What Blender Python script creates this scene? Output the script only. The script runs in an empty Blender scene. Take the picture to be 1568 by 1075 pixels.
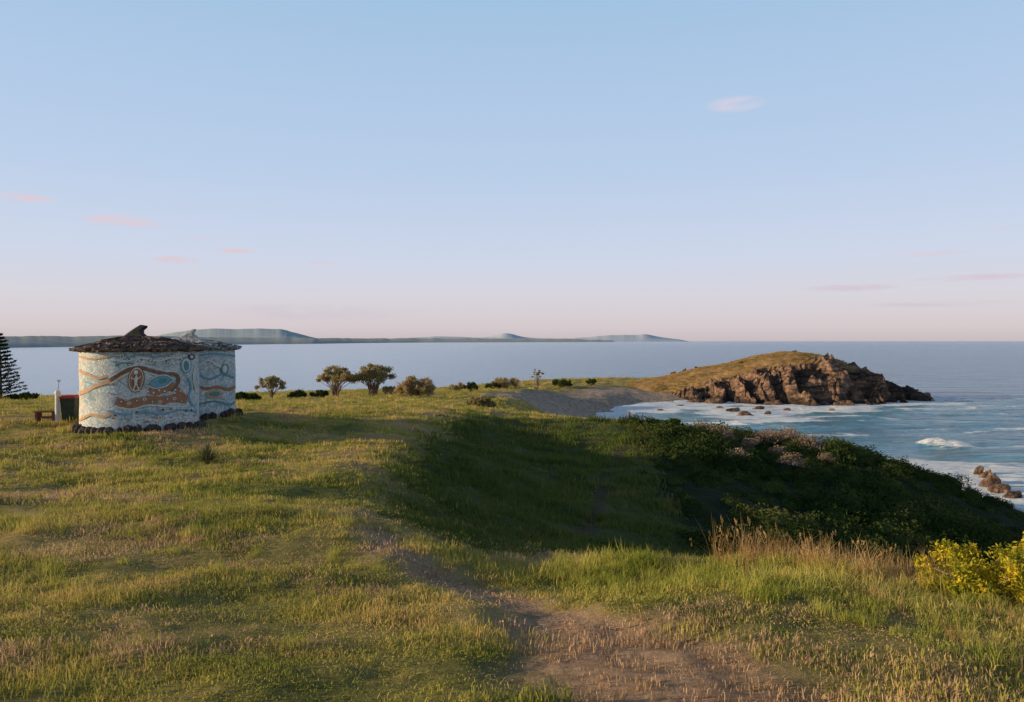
import bpy, math, random
import numpy as np
from mathutils import Vector
random.seed(3); rng=np.random.default_rng(7)
F=1132.0; U0=784.0; V0=522.0
SEA=-13.0
scene=bpy.context.scene
def W(u,v,d): return ((u-U0)/F*d, d, -(v-V0)/F*d)
# ---------------------------------------------------------------- noise
def _h(ix,iy,s):
    n=(ix.astype(np.int64)*374761393+iy.astype(np.int64)*668265263+s*974634777)&0x7fffffff
    n=((n^(n>>13))*1274126177)&0x7fffffff
    n=n^(n>>16)
    return (n&0xffff)/65535.0
def vn(x,y,s=0):
    x=np.asarray(x,float); y=np.asarray(y,float)
    ix=np.floor(x); iy=np.floor(y); fx=x-ix; fy=y-iy
    fx=fx*fx*fx*(fx*(fx*6-15)+10); fy=fy*fy*fy*(fy*(fy*6-15)+10)
    a=_h(ix,iy,s); b=_h(ix+1,iy,s); c=_h(ix,iy+1,s); d=_h(ix+1,iy+1,s)
    return (a*(1-fx)+b*fx)*(1-fy)+(c*(1-fx)+d*fx)*fy
def fbm(x,y,o=4,s=0):
    t=0;a=1;w=0
    for i in range(o):
        t=t+a*(vn(x*2**i+17.3*i,y*2**i-9.1*i,s+i)-.5)*2; w+=a; a*=.5
    return t/w
def sst(a,b,x):
    t=np.clip((x-a)/(b-a),0,1); return t*t*(3-2*t)
# ---------------------------------------------------------------- mesh helpers
def mesh_obj(name,verts,faces,mats=(),smooth=False,parent=None,link=True,midx=None):
    me=bpy.data.meshes.new(name)
    me.from_pydata(np.asarray(verts,float).tolist(),[],faces.tolist() if isinstance(faces,np.ndarray) else faces)
    for m in mats: me.materials.append(m)
    if smooth: me.polygons.foreach_set('use_smooth',[True]*len(me.polygons))
    if midx is not None: me.polygons.foreach_set('material_index',np.asarray(midx,dtype=np.int32))
    me.update()
    ob=bpy.data.objects.new(name,me)
    if link: scene.collection.objects.link(ob)
    if parent: ob.parent=parent
    return ob
def empty(name,loc=(0,0,0)):
    e=bpy.data.objects.new(name,None); e.empty_display_size=.3; scene.collection.objects.link(e); e.location=loc; return e
def attr(ob,name,arr,typ='FLOAT'):
    a=ob.data.attributes.new(name,typ,'POINT')
    if typ=='FLOAT': a.data.foreach_set('value',np.asarray(arr,dtype=np.float32))
    elif typ=='FLOAT_VECTOR': a.data.foreach_set('vector',np.asarray(arr,dtype=np.float32).ravel())
def grid_faces(nr,nc,wrap=False):
    i=np.arange(nr-1)[:,None]; 
    j=np.arange(nc if wrap else nc-1)[None,:]
    j2=(j+1)%nc
    a=i*nc+j; b=i*nc+j2; c=(i+1)*nc+j2; d=(i+1)*nc+j
    return np.stack([a,b,c,d],-1).reshape(-1,4)
class MB:
    def __init__(s): s.v=[];s.f=[];s.m=[];s.n=0
    def add(s,v,f,m=0):
        v=np.asarray(v,float); s.v.append(v)
        for q in f: s.f.append([int(k)+s.n for k in q]); s.m.append(m)
        s.n+=len(v)
    def tube(s,pts,rad,k=6,m=0):
        pts=[Vector(p) for p in pts]; V=[];
        for i,p in enumerate(pts):
            t=(pts[min(i+1,len(pts)-1)]-pts[max(i-1,0)]).normalized()
            a=t.cross(Vector((0,0,1)) if abs(t.z)<.9 else Vector((1,0,0))).normalized(); b=t.cross(a)
            for j in range(k):
                an=2*math.pi*j/k; V.append(p+(a*math.cos(an)+b*math.sin(an))*rad[i])
        fs=[[i*k+j,i*k+(j+1)%k,(i+1)*k+(j+1)%k,(i+1)*k+j] for i in range(len(pts)-1) for j in range(k)]
        fs.append(list(range(k))[::-1]); fs.append([ (len(pts)-1)*k+j for j in range(k)])
        s.add([tuple(q) for q in V],fs,m)
    def box(s,c,sz,m=0,rot=0,taper=1):
        cx,cy,cz=c; hx,hy,hz=[q/2 for q in sz]; V=[]
        for z,t in((-hz,taper),(hz,1)):
            for x,y in((-hx,-hy),(hx,-hy),(hx,hy),(-hx,hy)):
                x*=t;y*=t
                V.append((cx+x*math.cos(rot)-y*math.sin(rot),cy+x*math.sin(rot)+y*math.cos(rot),cz+z))
        s.add(V,[[3,2,1,0],[4,5,6,7],[0,1,5,4],[1,2,6,5],[2,3,7,6],[3,0,4,7]],m)
    def obj(s,name,mats,smooth=False,parent=None,link=True):
        return mesh_obj(name,np.vstack(s.v),s.f,mats,smooth,parent,link,s.m)
# ---------------------------------------------------------------- materials
def newmat(name):
    m=bpy.data.materials.new(name); m.use_nodes=True; nt=m.node_tree
    for n in list(nt.nodes): nt.nodes.remove(n)
    o=nt.nodes.new('ShaderNodeOutputMaterial'); return m,nt,o
def N(nt,t,**k):
    n=nt.nodes.new(t)
    for a,b in k.items(): setattr(n,a,b)
    return n
def L(nt,a,b): nt.links.new(a,b)
def ramp(nt,fac,stops,interp='LINEAR'):
    r=nt.nodes.new('ShaderNodeValToRGB'); r.color_ramp.interpolation=interp
    e=r.color_ramp.elements
    while len(e)<len(stops): e.new(.5)
    for k,(p,c) in zip(e,stops):
        k.position=p; k.color=(*c,1) if len(c)==3 else c
    L(nt,fac,r.inputs[0]); return r.outputs[0]
def noise(nt,scale,detail=4,rough=.55,vec=None,dist=0):
    n=N(nt,'ShaderNodeTexNoise'); n.inputs['Scale'].default_value=scale; n.inputs['Detail'].default_value=detail
    n.inputs['Roughness'].default_value=rough; n.inputs['Distortion'].default_value=dist
    if vec is not None: L(nt,vec,n.inputs['Vector'])
    return n.outputs['Fac']
def mix(nt,f,a,b,mode='MIX'):
    n=nt.nodes.new('ShaderNodeMixRGB'); n.blend_type=mode
    for s,v in((0,f),(1,a),(2,b)):
        if isinstance(v,(int,float)): n.inputs[s].default_value=v
        elif isinstance(v,tuple): n.inputs[s].default_value=(*v,1)
        else: L(nt,v,n.inputs[s])
    return n.outputs[0]
def mth(nt,op,a,b=None,clamp=False):
    n=nt.nodes.new('ShaderNodeMath'); n.operation=op; n.use_clamp=clamp
    for s,v in((0,a),(1,b)):
        if v is None: continue
        if isinstance(v,(int,float)): n.inputs[s].default_value=v
        else: L(nt,v,n.inputs[s])
    return n.outputs[0]
def smat(name,stops,scale=6,rough=.9,bump=.3,bscale=30,detail=5,world=False,spec=.2):
    m,nt,o=newmat(name); p=N(nt,'ShaderNodeBsdfPrincipled')
    tc=N(nt,'ShaderNodeNewGeometry').outputs['Position'] if world else N(nt,'ShaderNodeTexCoord').outputs['Object']
    c=ramp(nt,noise(nt,scale,detail,.6,tc),stops); L(nt,c,p.inputs['Base Color']); p.inputs['Roughness'].default_value=rough
    p.inputs['Specular IOR Level'].default_value=spec
    if bump:
        b=N(nt,'ShaderNodeBump'); b.inputs['Strength'].default_value=bump; b.inputs['Distance'].default_value=.05
        L(nt,noise(nt,bscale,6,.6,tc),b.inputs['Height']); L(nt,b.outputs[0],p.inputs['Normal'])
    L(nt,p.outputs[0],o.inputs[0]); return m
def leafmat(name,stops,transl=.3,pscale=.35):
    m,nt,o=newmat(name)
    oi=N(nt,'ShaderNodeObjectInfo'); g=N(nt,'ShaderNodeNewGeometry')
    big=noise(nt,pscale,5,.62,g.outputs['Position'])
    small=noise(nt,9,2,.5,g.outputs['Position'])
    f=mth(nt,'ADD',mth(nt,'MULTIPLY',big,1.5),mth(nt,'MULTIPLY',oi.outputs['Random'],.35))
    f=mth(nt,'ADD',f,mth(nt,'MULTIPLY',small,.25)); f=mth(nt,'SUBTRACT',f,.55,True)
    c=ramp(nt,f,stops)
    d=N(nt,'ShaderNodeBsdfDiffuse'); t=N(nt,'ShaderNodeBsdfTranslucent'); L(nt,c,d.inputs[0]); L(nt,c,t.inputs[0])
    ms=N(nt,'ShaderNodeMixShader'); ms.inputs[0].default_value=transl
    L(nt,d.outputs[0],ms.inputs[1]); L(nt,t.outputs[0],ms.inputs[2])
    L(nt,ms.outputs[0],o.inputs[0]); return m
M_grass=leafmat('grass_blades',[(.12,(.18,.22,.045)),(.42,(.41,.38,.085)),(.66,(.62,.47,.15)),(.9,(.7,.46,.24))],.3,pscale=.33)
M_bowl=leafmat('bowl_shade_blades',[(.12,(.07,.115,.026)),(.45,(.13,.17,.038)),(.85,(.24,.21,.07))],.25,pscale=.25)  # greener, darker blades: the hollow's shade put into the grass colour
M_green=leafmat('green_grass',[(.15,(.22,.27,.04)),(.5,(.45,.43,.09)),(.85,(.68,.54,.17))],.4)
M_dry=leafmat('dry_grass',[(.2,(.42,.28,.16)),(.55,(.65,.43,.26)),(.9,(.75,.52,.33))],.3)
M_reed=leafmat('dry_reeds',[(.2,(.34,.21,.08)),(.55,(.56,.35,.14)),(.9,(.72,.5,.24))],.4)
M_shrub=leafmat('shrub_leaves',[(.1,(.025,.045,.014)),(.45,(.055,.082,.022)),(.75,(.1,.115,.034)),(.98,(.22,.18,.07))],.2,pscale=.3)
M_shrub2=leafmat('tree_leaves',[(.15,(.24,.23,.09)),(.5,(.44,.35,.17)),(.9,(.6,.44,.26))],.5,pscale=.4)
M_dead=leafmat('dead_twigs',[(.15,(.14,.1,.07)),(.5,(.3,.21,.15)),(.9,(.46,.34,.26))],.1,pscale=.5)
M_yel=leafmat('yellow_shrub_leaves',[(.08,(.1,.13,.02)),(.28,(.28,.29,.03)),(.45,(.62,.48,.04)),(.7,(.92,.68,.06))],.35,pscale=7)
M_pine=leafmat('pine_needles',[(.2,(.015,.03,.014)),(.8,(.045,.065,.026))],.1)
M_bark=smat('bark',[(.3,(.14,.105,.075)),(.7,(.34,.25,.18))],3,bump=.6)
M_stone=smat('dark_stone',[(.3,(.03,.026,.022)),(.7,(.13,.1,.085))],4,bump=.8,bscale=12)
# ---------------------------------------------------------------- terrain
C=[]
def P(u,v,d,dz=0):
    x,y,z=W(u,v,d); C.append((x,y,z+dz))
for q in [(0,1075,3.6),(784,1075,3.4),(1568,1075,3.7),(400,1075,3.5),(1180,1075,3.45),
 (0,950,5.3),(400,950,5.3),(800,950,5.4),(1200,965,5.1),(1568,960,5.6),
 (0,850,8),(300,850,8),(500,850,8.1),(0,740,14),(300,740,14),(450,745,13.7),
 (120,658,25.5),(250,658,25.5),(20,640,29.5),(200,640,30),(360,642,29),(20,622,48),(400,622,45),(440,684,25),(500,696,21.5),(520,672,27),(460,712,18),
 (600,846,8.3),(545,788,11),(546,718,16),(588,670,26),(640,648,33),(690,630,43),(600,625,45),(500,620,55),
 (700,880,7.7),(860,930,6),(800,884,9),(860,862,10),(950,868,9.3),(1090,872,8.2),(1240,885,7.6),(1400,900,7),(1568,925,6.6),
 (700,800,14.9),(625,792,13),(800,800,17.8),(850,800,19.5),(930,830,18),(615,720,19),(700,740,22),(800,750,24.5),(900,750,26),(1000,780,24.5),(1050,840,19),
 (700,680,30),(780,690,33.5),(900,690,35),(850,648,44),(760,638,45),(940,645,45),(800,635,48),(990,655,42),
 (400,612,80),(520,608,95),(620,606,95),(20,613,75),(200,613,75),(700,612,90),(690,622,60),(780,613,92),
 (720,600,125),(800,596,140),(850,611,138),(900,590,172),(1000,587,180),(950,609,150),(1000,601,165),(820,620,105),(650,600,120),(500,602,120)]: P(*q)
for q in [(1190,665,43),(1060,655,44),(1290,690,40),(1400,722,38),(1490,775,36),(1568,802,36),(1250,800,24),(1400,850,21),(1300,740,31),(1200,710,35),(1400,765,31),(1500,800,31),(1568,860,26),(1120,800,20),(1100,730,28),(1180,850,17)]: P(*q,dz=-.6)
C+=[(0,0,-1.66),(-5,0,-1.72),(5,0,-1.95),(0,-8,-1.4),(-20,0,-2.2),(-20,12,-2.6),(-14,6,-2.15),(-30,30,-3.25),(-45,15,-3),(-80,20,-4),(-80,60,-6.2),(-140,40,-7),(10,0,-3.4),(18,0,-6),(12,9,-5),(20,12,-7),(0,-40,-1.5),(-60,-40,-3),(32,32,-11),(30,20,-10),(9,60,-7.5),(12,75,-9.8),(8,95,-11.4),(0,75,-7.2),(-200,0,-8),(-10,160,-10.5),(-60,120,-9),(-100,100,-8.5),(-8,108,-8.2),(40,175,-11),(70,175,-11),(95,170,-12)]
C=np.array(C)
def tk(r2): return np.where(r2>1e-12,.5*r2*np.log(np.maximum(r2,1e-12)),0)
def warp(x,y):
    r=np.sqrt(x*x+y*y)+1e-6; k=np.log1p(r/12)/r*4; return x*k,y*k
cx,cy=warp(C[:,0],C[:,1]); n=len(C)
K=tk((cx[:,None]-cx)**2+(cy[:,None]-cy)**2)+np.eye(n)*.001
A=np.zeros((n+3,n+3)); A[:n,:n]=K; A[:n,n]=1;A[:n,n+1]=cx;A[:n,n+2]=cy; A[n:,:n]=A[:n,n:].T
sol=np.linalg.solve(A,np.concatenate([C[:,2],[0,0,0]]))
def tps(x,y):
    wx,wy=warp(x,y); out=np.full(x.shape,sol[n])+sol[n+1]*wx+sol[n+2]*wy
    for i in range(n): out+=sol[i]*tk((wx-cx[i])**2+(wy-cy[i])**2)
    return out
coast=np.array([(40,-200),(34,-60),(34,0),(38,20),(38,36),(31,50),(20,58),(17,75),(18,95),(16,112),(17,130),(22,142),(30,152),(41,158),(48,160),(75,163),(82,168),(78,182),(66,195),(40,202),(15,200),(0,196),(-18,182),(-35,150),(-60,138),(-110,125),(-200,110),(-400,60),(-400,-200)],float)
beach=np.array([(15,112),(17,130),(22,142),(30,152),(42,158)],float)
def segd(x,y,P0,P1):
    d=P1-P0; t=np.clip(((x-P0[0])*d[0]+(y-P0[1])*d[1])/(d@d),0,1)
    return np.hypot(x-P0[0]-t*d[0],y-P0[1]-t*d[1])
def polyd(x,y,pl,closed=False):
    m=np.full(x.shape,1e9); k=len(pl)
    for i in range(k if closed else k-1): m=np.minimum(m,segd(x,y,pl[i],pl[(i+1)%k]))
    return m
def inside(x,y,pl):
    c=np.zeros(x.shape,bool); k=len(pl)
    for i in range(k):
        x0,y0=pl[i];x1,y1=pl[(i+1)%k]
        if y0==y1: continue
        cond=((y0>y)!=(y1>y))&(x<(x1-x0)*(y-y0)/(y1-y0)+x0); c^=cond
    return c
def sdist(x,y): return np.where(inside(x,y,coast),1,-1)*polyd(x,y,coast,True)
pathpl=np.array([(-1.9,9.9),(-1.35,8.3),(-.57,7.5),(.3,6),(.75,4.7),(1.0,3.4),(1.2,1.5)])
trail=np.array([W(955,680,36)[:2],W(925,720,30)[:2],W(915,770,24)[:2],W(893,830,18)[:2]])
def pathmask(x,y):
    d=polyd(x,y,pathpl)+fbm(x*1.5,y*1.5,3,5)*.25
    w=np.interp(y,[2,4,6,9],[1.1,.9,.55,.32])
    return 1-sst(w*.4,w*1.15,d)
bowlpl=np.array([(-1.1,8.7),(-2.1,11),(-3.0,16),(-3.8,23),(-3.2,43),(6,49),(14,48),(12,30),(8,14),(5,10.5),(3.4,9.8),(.6,10.4)],float)  # outline of the shaded hollow, drives the painted darkening
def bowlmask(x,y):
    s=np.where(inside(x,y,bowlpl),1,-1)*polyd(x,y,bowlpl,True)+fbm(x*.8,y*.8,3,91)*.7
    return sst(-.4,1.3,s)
def H(x,y):
    x=np.asarray(x,float);y=np.asarray(y,float)
    z=tps(x,y); z=np.clip(z,-12.6,0)
    r=np.hypot(x,y)
    z=z+fbm(x*.5,y*.8,4,11)*np.interp(r,[0,6,20,60],[.07,.16,.22,.3])+fbm(x*2.3,y*2.3,3,21)*.035
    z=z-pathmask(x,y)*.05
    sd=sdist(x,y)+fbm(x*.12,y*.12,4,31)*2.0+fbm(x*.6,y*.6,3,33)*.5
    bd=polyd(x,y,beach); bw=np.exp(-(bd/16)**2)
    s=.75*(1-bw)+.13*bw
    zc=SEA-.25+s*sd
    k=.5; h=np.clip(.5+.5*(zc-z)/k,0,1); zz=zc*(1-h)+z*h-k*h*(1-h)
    return np.maximum(zz,-18)
nr,na=340,560
rr=np.concatenate([[.02],np.geomspace(.5,420,nr-1)])
th=np.linspace(0,1,na,endpoint=False); ang=(th-.5)*2*math.pi
ang=np.sign(ang)*(np.abs(ang/math.pi)**1.7)*math.pi
R,A_=np.meshgrid(rr,ang,indexing='ij'); X=(R*np.sin(A_)).ravel(); Y=(R*np.cos(A_)).ravel()
Z=H(X,Y)
terr=mesh_obj('grassy_headland_ground',np.stack([X,Y,Z],-1),grid_faces(nr,na,True)[:,::-1],smooth=True)
bush_poly=np.array([(4.6,13.0),(4.5,22),(4.8,28),(6.2,36),(6.5,44),(10,50),(20,52),(29,46),(36,32),(34,12),(20,8),(8.5,9.5)],float)
bush_sd=lambda x,y: np.where(inside(x,y,bush_poly),1,-1)*polyd(x,y,bush_poly,True)
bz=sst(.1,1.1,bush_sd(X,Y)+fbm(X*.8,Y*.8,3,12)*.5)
bd=polyd(X,Y,beach)+fbm(X*.1,Y*.1,3,8)*6
sandm=1-sst(14,24,bd)
low=1-sst(-12.6,-11.6,Z)
attr(terr,'pathm',pathmask(X,Y)); attr(terr,'trailm',1-sst(.1,.38,polyd(X,Y,trail)+fbm(X,Y,2,3)*.12))
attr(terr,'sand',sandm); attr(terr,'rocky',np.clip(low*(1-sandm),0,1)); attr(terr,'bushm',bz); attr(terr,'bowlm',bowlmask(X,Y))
m,nt,o=newmat('grassy_ground'); p=N(nt,'ShaderNodeBsdfPrincipled'); p.inputs['Roughness'].default_value=.95; p.inputs['Specular IOR Level'].default_value=.1
pos=N(nt,'ShaderNodeNewGeometry').outputs['Position']
def at(nt,n): a=N(nt,'ShaderNodeAttribute'); a.attribute_name=n; return a.outputs['Fac']
nz=noise(nt,.33,6,.62,pos); gf=mth(nt,'ADD',mth(nt,'MULTIPLY',nz,.75),mth(nt,'MULTIPLY',noise(nt,7,5,.7,pos),.25))
c=ramp(nt,gf,[(.37,(.12,.135,.035)),(.47,(.3,.25,.075)),(.56,(.44,.32,.13)),(.65,(.42,.27,.16))])
c=mix(nt,at(nt,'bowlm'),c,ramp(nt,gf,[(.35,(.05,.075,.018)),(.65,(.13,.125,.042))]))  # ground of the hollow darkened too, shade painted into its colour
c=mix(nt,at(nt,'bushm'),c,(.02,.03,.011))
c=mix(nt,mth(nt,'MULTIPLY',at(nt,'trailm'),.75),c,(.07,.05,.032))
c=mix(nt,at(nt,'pathm'),c,ramp(nt,noise(nt,9,6,.7,pos),[(.3,(.3,.18,.1)),(.7,(.66,.43,.27))]))
c=mix(nt,at(nt,'sand'),c,ramp(nt,noise(nt,1.3,7,.75,pos),[(.35,(.17,.125,.09)),(.5,(.42,.31,.225)),(.65,(.66,.5,.37))]))
c=mix(nt,at(nt,'rocky'),c,ramp(nt,noise(nt,.8,7,.7,pos),[(.35,(.03,.024,.02)),(.65,(.16,.11,.075))]))
L(nt,c,p.inputs['Base Color']); b=N(nt,'ShaderNodeBump'); b.inputs['Strength'].default_value=.9; b.inputs['Distance'].default_value=.1
L(nt,noise(nt,3.5,8,.75,pos),b.inputs['Height']); L(nt,b.outputs[0],p.inputs['Normal']); L(nt,p.outputs[0],o.inputs[0])
terr.data.materials.append(m)
# ---------------------------------------------------------------- scatter via geometry nodes
def scatter(name,pts,rot,scl,sources,parent=None):
    col=bpy.data.collections.new(name+'_source')
    for s in sources: col.objects.link(s)
    ob=mesh_obj(name,pts,[],parent=parent)
    attr(ob,'rot',rot,'FLOAT_VECTOR'); attr(ob,'scl',scl,'FLOAT_VECTOR')
    idx=ob.data.attributes.new('idx','INT','POINT'); idx.data.foreach_set('value',rng.integers(0,len(sources),len(pts)).astype(np.int32))
    ng=bpy.data.node_groups.new(name,'GeometryNodeTree')
    ng.interface.new_socket('Geometry',in_out='INPUT',socket_type='NodeSocketGeometry')
    ng.interface.new_socket('Geometry',in_out='OUTPUT',socket_type='NodeSocketGeometry')
    gi=ng.nodes.new('NodeGroupInput'); go=ng.nodes.new('NodeGroupOutput')
    ci=ng.nodes.new('GeometryNodeCollectionInfo'); ci.inputs['Collection'].default_value=col
    ci.inputs['Separate Children'].default_value=True; ci.inputs['Reset Children'].default_value=True
    ip=ng.nodes.new('GeometryNodeInstanceOnPoints'); ip.inputs['Pick Instance'].default_value=True
    def na_(nm,t):
        a=ng.nodes.new('GeometryNodeInputNamedAttribute'); a.data_type=t; a.inputs['Name'].default_value=nm
        return [s for s in a.outputs if s.enabled and s.name=='Attribute'][0]
    ng.links.new(gi.outputs[0],ip.inputs['Points']); ng.links.new(ci.outputs[0],ip.inputs['Instance'])
    ng.links.new(na_('rot','FLOAT_VECTOR'),ip.inputs['Rotation']); ng.links.new(na_('scl','FLOAT_VECTOR'),ip.inputs['Scale'])
    ng.links.new(na_('idx','INT'),ip.inputs['Instance Index']); ng.links.new(ip.outputs[0],go.inputs[0])
    md=ob.modifiers.new('scatter','NODES'); md.node_group=ng
    return ob
def blades(name,n,rad,h0,h1,w,lean,mat,seg=2,seeds=False,droop=.3):
    V=[];Fs=[];k=0
    for i in range(n):
        r=rad*math.sqrt(random.random()); a=random.random()*6.283; bx,by=r*math.cos(a),r*math.sin(a)
        h=random.uniform(h0,h1); l=random.gauss(0,lean)*h; la=a+random.gauss(0,1.2); wa=random.random()*6.283
        dx,dy=math.cos(la)*l,math.sin(la)*l; wx,wy=math.cos(wa)*w/2,math.sin(wa)*w/2
        prev=None
        for s in range(seg+1):
            t=s/seg; px=bx+dx*t*t; py=by+dy*t*t; pz=h*(t-droop*min(1,abs(l/h))*t*t)-(.01 if s==0 else 0)
            if s<seg:
                ww=1-.55*t
                V+=[(px-wx*ww,py-wy*ww,pz),(px+wx*ww,py+wy*ww,pz)]; cur=(k,k+1); k+=2
            else: V.append((px,py,pz)); cur=(k,); k+=1
            if prev: Fs.append([prev[0],prev[1],cur[1],cur[0]] if len(cur)==2 else [prev[0],prev[1],cur[0]])
            prev=cur
        if seeds and random.random()<.35:
            px,py,pz=V[-1]
            for q in range(6):
                o1=[random.gauss(0,.007) for _ in range(2)]; zz=pz-random.random()*.07
                V+=[(px+o1[0]-.005,py+o1[1],zz),(px+o1[0]+.005,py+o1[1],zz),(px+o1[0],py+o1[1]+.004,zz+.03)]; Fs.append([k,k+1,k+2]); k+=3
    return mesh_obj(name,V,Fs,[mat],link=False)
short=[blades('lawn_clump',32,.13,.012,.045,.007,.9,M_grass) for _ in range(4)]
short2=[blades('lawn_clump_far',24,.18,.022,.07,.018,.8,M_grass) for _ in range(3)]
shade_tufts=[blades('bowl_shade_clump',26,.17,.03,.09,.016,.7,M_bowl) for _ in range(3)]
green=[blades('green_tuft',55,.12,.09,.22,.007,.55,M_green,3) for _ in range(3)]
dryc=[blades('dry_clump',30,.14,.008,.028,.007,1.1,M_dry) for _ in range(3)]
reed=[blades('reed_tuft',60,.16,.2,.5,.006,.6,M_reed,4,False) for _ in range(3)]+[blades('reed_tuft_seeding',26,.1,.3,.66,.0045,.35,M_reed,4,True) for _ in range(2)]
hutc=[(-13.1,26.1,2.2),(-13.35,30.3,2.5)]
def ringpts(d0,d1,dens,a0=-44,a1=43):
    area=(d1**2-d0**2)/2*math.radians(a1-a0); k=int(area*dens)
    d=np.sqrt(rng.uniform(d0*d0,d1*d1,k)); a=np.radians(rng.uniform(a0,a1,k)); return d*np.sin(a),d*np.cos(a),d
xs=[];ys=[];ds=[]
edges=[1.5,3,5,8,12,18,27,40,60,90,140,200]; dens=[150,140,105,66,36,17,8.5,4.1,2.1,1.1,.6]
for i in range(len(dens)):
    x,y,d=ringpts(edges[i],edges[i+1],dens[i]); xs.append(x);ys.append(y);ds.append(d)
x=np.concatenate(xs);y=np.concatenate(ys);d=np.concatenate(ds)
z=H(x,y)
ok=(z>-11.9)&(bush_sd(x,y)<.9)&(polyd(x,y,beach)+fbm(x*.1,y*.1,3,8)*6>19)
for hx,hy,hr in hutc: ok&=np.hypot(x-hx,y-hy)>hr
tr=polyd(x,y,trail); ok&=(tr>.2)
pm=pathmask(x,y); patch=fbm(x*.45,y*.6,4,77)
isdry=(pm>rng.random(len(x)))|((patch>.18)&(rng.random(len(x))<.65)&(d<40))
ok&=~((pm>.4)&(rng.random(len(x))<.62))
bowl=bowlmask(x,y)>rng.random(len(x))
hf=1+1.3*np.clip(fbm(x*.8,y*1.2,3,55)*1.7,-.6,1)
def fin(mask,src,name,base):
    xx,yy,zz,dd=x[mask],y[mask],z[mask],d[mask]; k=len(xx)
    s=base(dd)*rng.uniform(.7,1.3,k); rot=np.stack([rng.normal(0,.12,k),rng.normal(0,.12,k),rng.uniform(0,6.28,k)],-1)
    scatter(name,np.stack([xx,yy,zz],-1),rot,np.stack([s,s,s*hf[mask]],-1),src)
    return k
near=d<14
n1=fin(ok&~isdry&near&~bowl,short,'lawn_grass',lambda q:(q/5).clip(.8,9)**.35)
n2=fin(ok&~isdry&~near&~bowl,short2,'meadow_grass',lambda q:(q/14)**.52)
n4=fin(ok&bowl,shade_tufts,'hollow_shade_grass',lambda q:(q/11)**.6)
n3=fin(ok&isdry&~bowl,dryc,'dry_path_grass',lambda q:(q/5).clip(.8,99)**.5)
print('grass',n1,n2,n3,n4)
def region(poly,dens):
    poly=np.array(poly,float); a=poly.min(0);b=poly.max(0); k=int((b-a).prod()*dens); x=rng.uniform(a[0],b[0],k);y=rng.uniform(a[1],b[1],k)
    i=inside(x,y,poly); return x[i],y[i]
gx,gy=region([(.2,8.3),(.7,10.2),(2,10),(3.5,8.8),(6.5,7.5),(7,5),(4.6,3.2),(3.0,3.0),(2.5,5),(1.5,6.5)],30)
gx2,gy2=ringpts(4.5,26,4.5,-45,-7)[:2]; kk=fbm(gx2*.45,gy2*.9,3,99)>.1; gx2,gy2=gx2[kk],gy2[kk]
gx=np.concatenate([gx,gx2]);gy=np.concatenate([gy,gy2])
keep=pathmask(gx,gy)<.3; gx,gy=gx[keep],gy[keep]; k=len(gx)
s=rng.uniform(.45,1.05,k)*np.where(gx<-1,.7,1)*np.clip(1+.9*fbm(gx*.9,gy*.9,3,41),.4,1.6)
scatter('long_green_grass',np.stack([gx,gy,H(gx,gy)],-1),np.stack([rng.normal(0,.15,k),rng.normal(0,.15,k),rng.uniform(0,6.28,k)],-1),np.stack([s,s,s],-1),green)
gx,gy=region([(2.2,8.2),(2.6,9.1),(4.0,8.7),(4.7,7.9),(4.3,7.1),(3.6,7.3)],22); k=len(gx); s=rng.uniform(.4,1.05,k)*np.clip(1+.8*fbm(gx*1.6,gy*1.6,2,17),.5,1.15)
ex=rng.uniform(2.8,4.6,18); ey=rng.uniform(3.8,6.8,18); gx=np.concatenate([gx,ex]); gy=np.concatenate([gy,ey]); s=np.concatenate([s,rng.uniform(.35,.5,18)]);k=len(gx)
scatter('tall_dry_grass',np.stack([gx,gy,H(gx,gy)],-1),np.stack([rng.normal(0,.16,k),rng.normal(0,.16,k),rng.uniform(0,6.28,k)],-1),np.stack([s,s,s],-1),reed)
# ---------------------------------------------------------------- leaf clouds
def leafquads(Cn,size):
    k=len(Cn); a=rng.normal(size=(k,3)); a/=np.linalg.norm(a,axis=1)[:,None]
    b=rng.normal(size=(k,3)); b-=a*(a*b).sum(1)[:,None]; b/=np.linalg.norm(b,axis=1)[:,None]
    s=(size*rng.uniform(.6,1.4,k))[:,None]
    V=np.stack([Cn-a*s,Cn+b*s*.45,Cn+a*s,Cn-b*s*.45],1).reshape(-1,3)
    return V,np.arange(4*k).reshape(k,4)
def shell(k,r,squash=.8,lump=.25,inner=.6,seed=0,dome=True):
    dr=rng.normal(size=(k,3)); dr/=np.linalg.norm(dr,axis=1)[:,None]
    if dome: dr[:,2]=np.abs(dr[:,2])*1.0-.1
    lm=1+lump*fbm(np.arctan2(dr[:,1],dr[:,0])*1.6+seed,dr[:,2]*2.5+seed,3,seed)*1.6
    q=rng.uniform(inner,1,k)**.6
    return dr*(r*lm*q)[:,None]*np.array([1,1,squash])
def shrubmesh(name,mat,k=420,leaf=.085,seed=0,core=True,inner=.65):
    Cn=shell(k,1,.8,.45,inner,seed); V,Fq=leafquads(Cn,leaf); fs=Fq.tolist(); V=V.tolist()
    if core:
        nu,nv=14,7; b=len(V)
        for i in range(nv+1):
            for j in range(nu):
                ph=i/nv*math.pi/2*1.15; r_=.66*(1+.15*random.uniform(-1,1)); V.append((r_*math.sin(ph)*math.cos(j/nu*6.283),r_*math.sin(ph)*math.sin(j/nu*6.283),r_*math.cos(ph)*.8))
        for i in range(nv):
            for j in range(nu): fs.append([b+i*nu+j,b+(i+1)*nu+j,b+(i+1)*nu+(j+1)%nu,b+i*nu+(j+1)%nu])
    return mesh_obj(name,V,fs,[mat],link=False)
shr=[shrubmesh('shrub_clump',M_shrub,640,.07,i) for i in range(5)]
bx,by=region(bush_poly,1.5)
bz_=H(bx,by); k=len(bx); dd=polyd(bx,by,bush_poly,True)
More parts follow.
